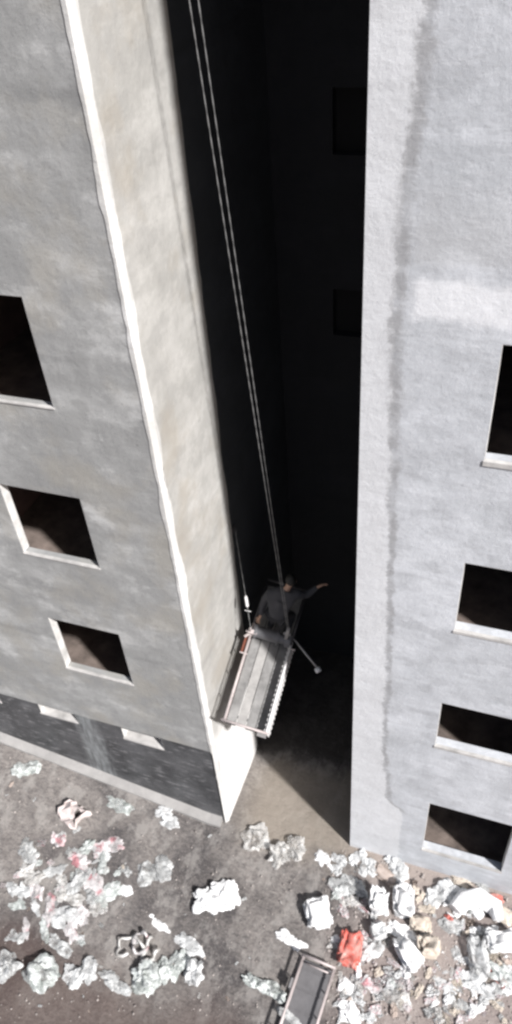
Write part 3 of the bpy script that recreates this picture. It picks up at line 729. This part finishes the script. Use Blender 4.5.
# bent tube of film
kx = scale_m(480, 950)[0]
bm = bmesh.new(); pts = [(-.62, .42, .12), (-.5, .68, .14), (-.2, .78, .16), (.12, .7, .16), (.2, .45, .15)]
tube(bm, pts, [.14, .16, .17, .16, .1], 9)
for v in bm.verts: v.co += v.co.normalized() * .06 * noise.noise(v.co * 7)
o = obj('film_tube', bm, M['bag_bright']); put(o, 484, 944); tag(o, 'curved white tube of film arched over the right litter', 'film tube')
sackp(478, 958, 20, 48, 'bag_white', 'long white bag running down from the curved film tube', .28, .7)
sackp(501, 942, 36, 26, 'bag_bright', 'big white sack cut by the right edge of the photo', .4, .8)
sackp(502, 914, 26, 18, 'beige', 'beige slab of board by the pale wall at the right edge', -.3, .3, 'board', 'board')
bag(478, 985, 36, 22, 'bag_white', 'torn white bag below the long white bag', two, zf=.5)
bag(502, 974, 26, 22, 'bag_green', 'greenish bag at the right edge below the big white sack', zf=.6)
bag(446, 985, 26, 18, 'bag_white', 'flattened white bag in the lower right litter', two, zf=.4)
bag(398, 998, 24, 22, 'bag_clear', 'dusty clear bag near the bottom right of the metal tray', zf=.6)
bag(372, 985, 22, 16, 'bag_pink', 'pinkish printed film just right of the metal tray', two)
bag(346, 985, 17, 18, 'bag_bright', 'small white bag touching the upper right rail of the metal tray')
bag(350, 1010, 24, 26, 'bag_bright', 'white bag beside the lower right rail of the metal tray')
# cord
bm = bmesh.new(); pts = [at(x, y, .03) for x, y in ((327, 884), (336, 894), (348, 901), (362, 908), (372, 915))]; tube(bm, pts, .018, 6)
tag(obj('cord', bm, M['bag_pink'], smooth_=True), 'pale cord trailing from the netted bag to the red torn bag', 'cord')

# small scraps: individuals sharing a label
scr = []
for i in range(6):
    bm = crumple(50 + i, [[(0, 0, 1)], two, diag, adiag][i % 4], 1, .8, .55, .4, 3); me_o = obj('scrap', bm, M['bag_white']); scr.append(me_o.data); D.objects.remove(me_o)
for i in range(4):
    bm = sheet(70 + i, 1, .8, .35); me_o = obj('scrap', bm, M['bag_white']); scr.append(me_o.data); D.objects.remove(me_o)
variants = []
for me in scr:
    for m in ('bag_white', 'bag_bright', 'bag_grey', 'beige', 'brown', 'bag_pink', 'bag_green', 'bag_clear', 'red'):
        q = me.copy(); q.materials[0] = M[m]; variants.append((m, q))
def scatter(n, region, wts, size, label, group):
    done = 0
    while done < n:
        x, y = region()
        if x is None: continue
        m = random.choices(list(wts), list(wts.values()))[0]
        me = random.choice([q for k, q in variants if k == m]); o = D.objects.new('litter_scrap', me); COL.objects.link(o)
        s = random.uniform(*size) * scale_m(x, y)[0]; o.scale = (s, s * random.uniform(.6, 1.1), s * random.uniform(.5, 1))
        put(o, x, y, random.uniform(0, 6.28), -.01, .25); tag(o, label, 'scrap', group); done += 1
def right_r():
    x = random.uniform(330, 512); y = random.uniform(850, 1022)
    if y < 852 + (x - 350) * .3 + 6 or (x < 350 and y > 950) : return None, None
    if random.random() > (.45 + .55 * (x - 330) / 180): return None, None
    return x, y
def right_low():
    x = random.uniform(338, 512); y = random.uniform(960, 1023); return x, y
def left_r():
    a = random.random() * 6.28; r = math.sqrt(random.random()); return max(3, 62 + r * 68 * math.cos(a)), 885 + r * 62 * math.sin(a)
def wide():
    x = random.uniform(4, 330); y = random.uniform(770, 1020)
    if y < 748 + x * .36 + 10 or 265 < x < 345 and y > 950: return None, None
    return x, y
wr = dict(bag_white=5, bag_bright=4, bag_grey=2, beige=2.5, brown=1, bag_pink=2, bag_green=1, bag_clear=1, red=.3)
scatter(130, right_r, wr, (3., 8.5), 'small scrap strewn among the sacks below the pale building', 'scraps in the right litter')
scatter(110, right_low, dict(bag_white=5, bag_bright=3, beige=1.5, brown=.6, bag_pink=4, bag_clear=2), (2.5, 7.5), 'small scrap strewn among the sacks below the pale building', 'scraps in the right litter')
scatter(34, left_r, dict(bag_white=2, bag_grey=3, bag_pink=4, bag_green=2, bag_clear=3), (2.5, 5.5), 'small scrap of film scattered in and around the left heap', 'scraps in the left heap')
scatter(45, wide, dict(bag_clear=3, bag_grey=3, brown=3, beige=1, bag_white=.6), (1.2, 3.0), 'small scrap lying on open ground in the middle of the yard', 'scraps on the open ground')

# grit: uncountable
bm = bmesh.new()
for i in range(2300):
    if i < 700: x, y = random.uniform(325, 515), random.uniform(850, 1030); s = random.uniform(.008, .032)
    else: x, y = random.uniform(-5, 512), random.uniform(750, 1030); s = random.uniform(.006, .03) * random.random()
    if y < (735 + x * .39 if x < 225 else 822 + (x - 225) * .2 if x < 350 else 847 + (x - 350) * .3) + 3: continue
    p = at(x, y)
    q = bmesh.ops.create_cone(bm, segments=4, radius1=s, radius2=s * random.uniform(.3, .9), depth=s * 1.2, cap_ends=True)
    rm = Matrix.Rotation(random.uniform(0, 6), 3, 'Z') @ Matrix.Rotation(random.uniform(-1, 1), 3, 'X')
    for v in q['verts']: v.co = rm @ v.co + p
tag(obj('rubble', bm, M['rubble']), 'fine broken stone and grit over the yard', 'rubble', kind='stuff')

# ------------------------------------------------------------------ metal tray at the bottom
pa, pb_ = at(304, 960), at(334, 973); pc = at(276, 1026)
tr = empty('metal_tray', (pa + pb_) / 2); tag(tr, 'dark rectangular metal tray with pale tube rails, cut by the bottom edge', 'tray')
e1 = (pb_ - pa); e1.z = 0; tw = e1.length; e1.normalize(); e2 = VV((0, 0, 1)).cross(e1) * -1
tr.matrix_world = Matrix((e1, -e2, VV((0, 0, 1)))).transposed().to_4x4(); tr.location = pa + VV((0, 0, .0))
if (tr.matrix_world.to_3x3().determinant()) < 0: pass
TL = 1.75
bm = bmesh.new(); box(bm, .02, tw - .02, -TL, -.02, .08, .11)
for k in range(5): box(bm, .03, tw - .03, -TL * (k + .5) / 5 - .012, -TL * (k + .5) / 5 + .012, .11, .122)
obj('tray_floor', bm, M['dark_deck'], tr)
for x in (0, tw):
    bm = bmesh.new(); tube(bm, [(x, 0, .26), (x, -TL, .26)], .022); tube(bm, [(x, 0, .1), (x, -TL, .1)], .02)
    for k in range(5): tube(bm, [(x, -k * TL / 4, .26), (x, -k * TL / 4, .02)], .014)
    obj('side_rail', bm, M['pink_steel'], tr, True)
bm = bmesh.new(); tube(bm, [(-.03, 0, .27), (tw + .03, 0, .27)], .025); tube(bm, [(.1, -.1, .2), (tw, -.1, .2)], .018); obj('cross_bar', bm, M['pink_steel'], tr, True)
bm = bmesh.new(); box(bm, -.07, -.03, -.62, -.45, .12, .3); obj('handle', bm, M['steel'], tr)
o = bag(289, 1018, 24, 16, 'bag_grey', 'grey bag dropped inside the metal tray at the bottom', two, zf=.5); o.location.z += .1

# ------------------------------------------------------------------ light
el = math.radians(42); hz = VV((.869, -.495, 0)).normalized()
sdir = hz * math.cos(el) + VV((0, 0, math.sin(el)))
sl = D.lights.new('sun', 'SUN'); sl.energy = 4.9; sl.angle = math.radians(2.8); sl.color = (1, .98, .965)
so = D.objects.new('sun', sl); COL.objects.link(so); so.rotation_euler = sdir.to_track_quat('Z', 'Y').to_euler(); so.location = (10, -10, 30)
wd_ = D.worlds.new('World'); SC.world = wd_; wd_.use_nodes = True; nt = wd_.node_tree
sk = nt.nodes.new('ShaderNodeTexSky'); sk.sky_type = 'NISHITA'; sk.sun_disc = False
sk.sun_elevation = el; sk.sun_rotation = math.atan2(hz.x, hz.y); sk.dust_density = 2.5; sk.air_density = 1.
nt.links.new(sk.outputs[0], nt.nodes['Background'].inputs[0]); nt.nodes['Background'].inputs[1].default_value = .05
vs_ = SC.view_settings; vs_.view_transform = 'Standard'; vs_.look = 'None'; vs_.gamma = 1; vs_.use_curve_mapping = False; vs_.exposure = .47
SC.cycles.max_bounces = 6; SC.cycles.diffuse_bounces = 2; SC.cycles.filter_width = 2.6
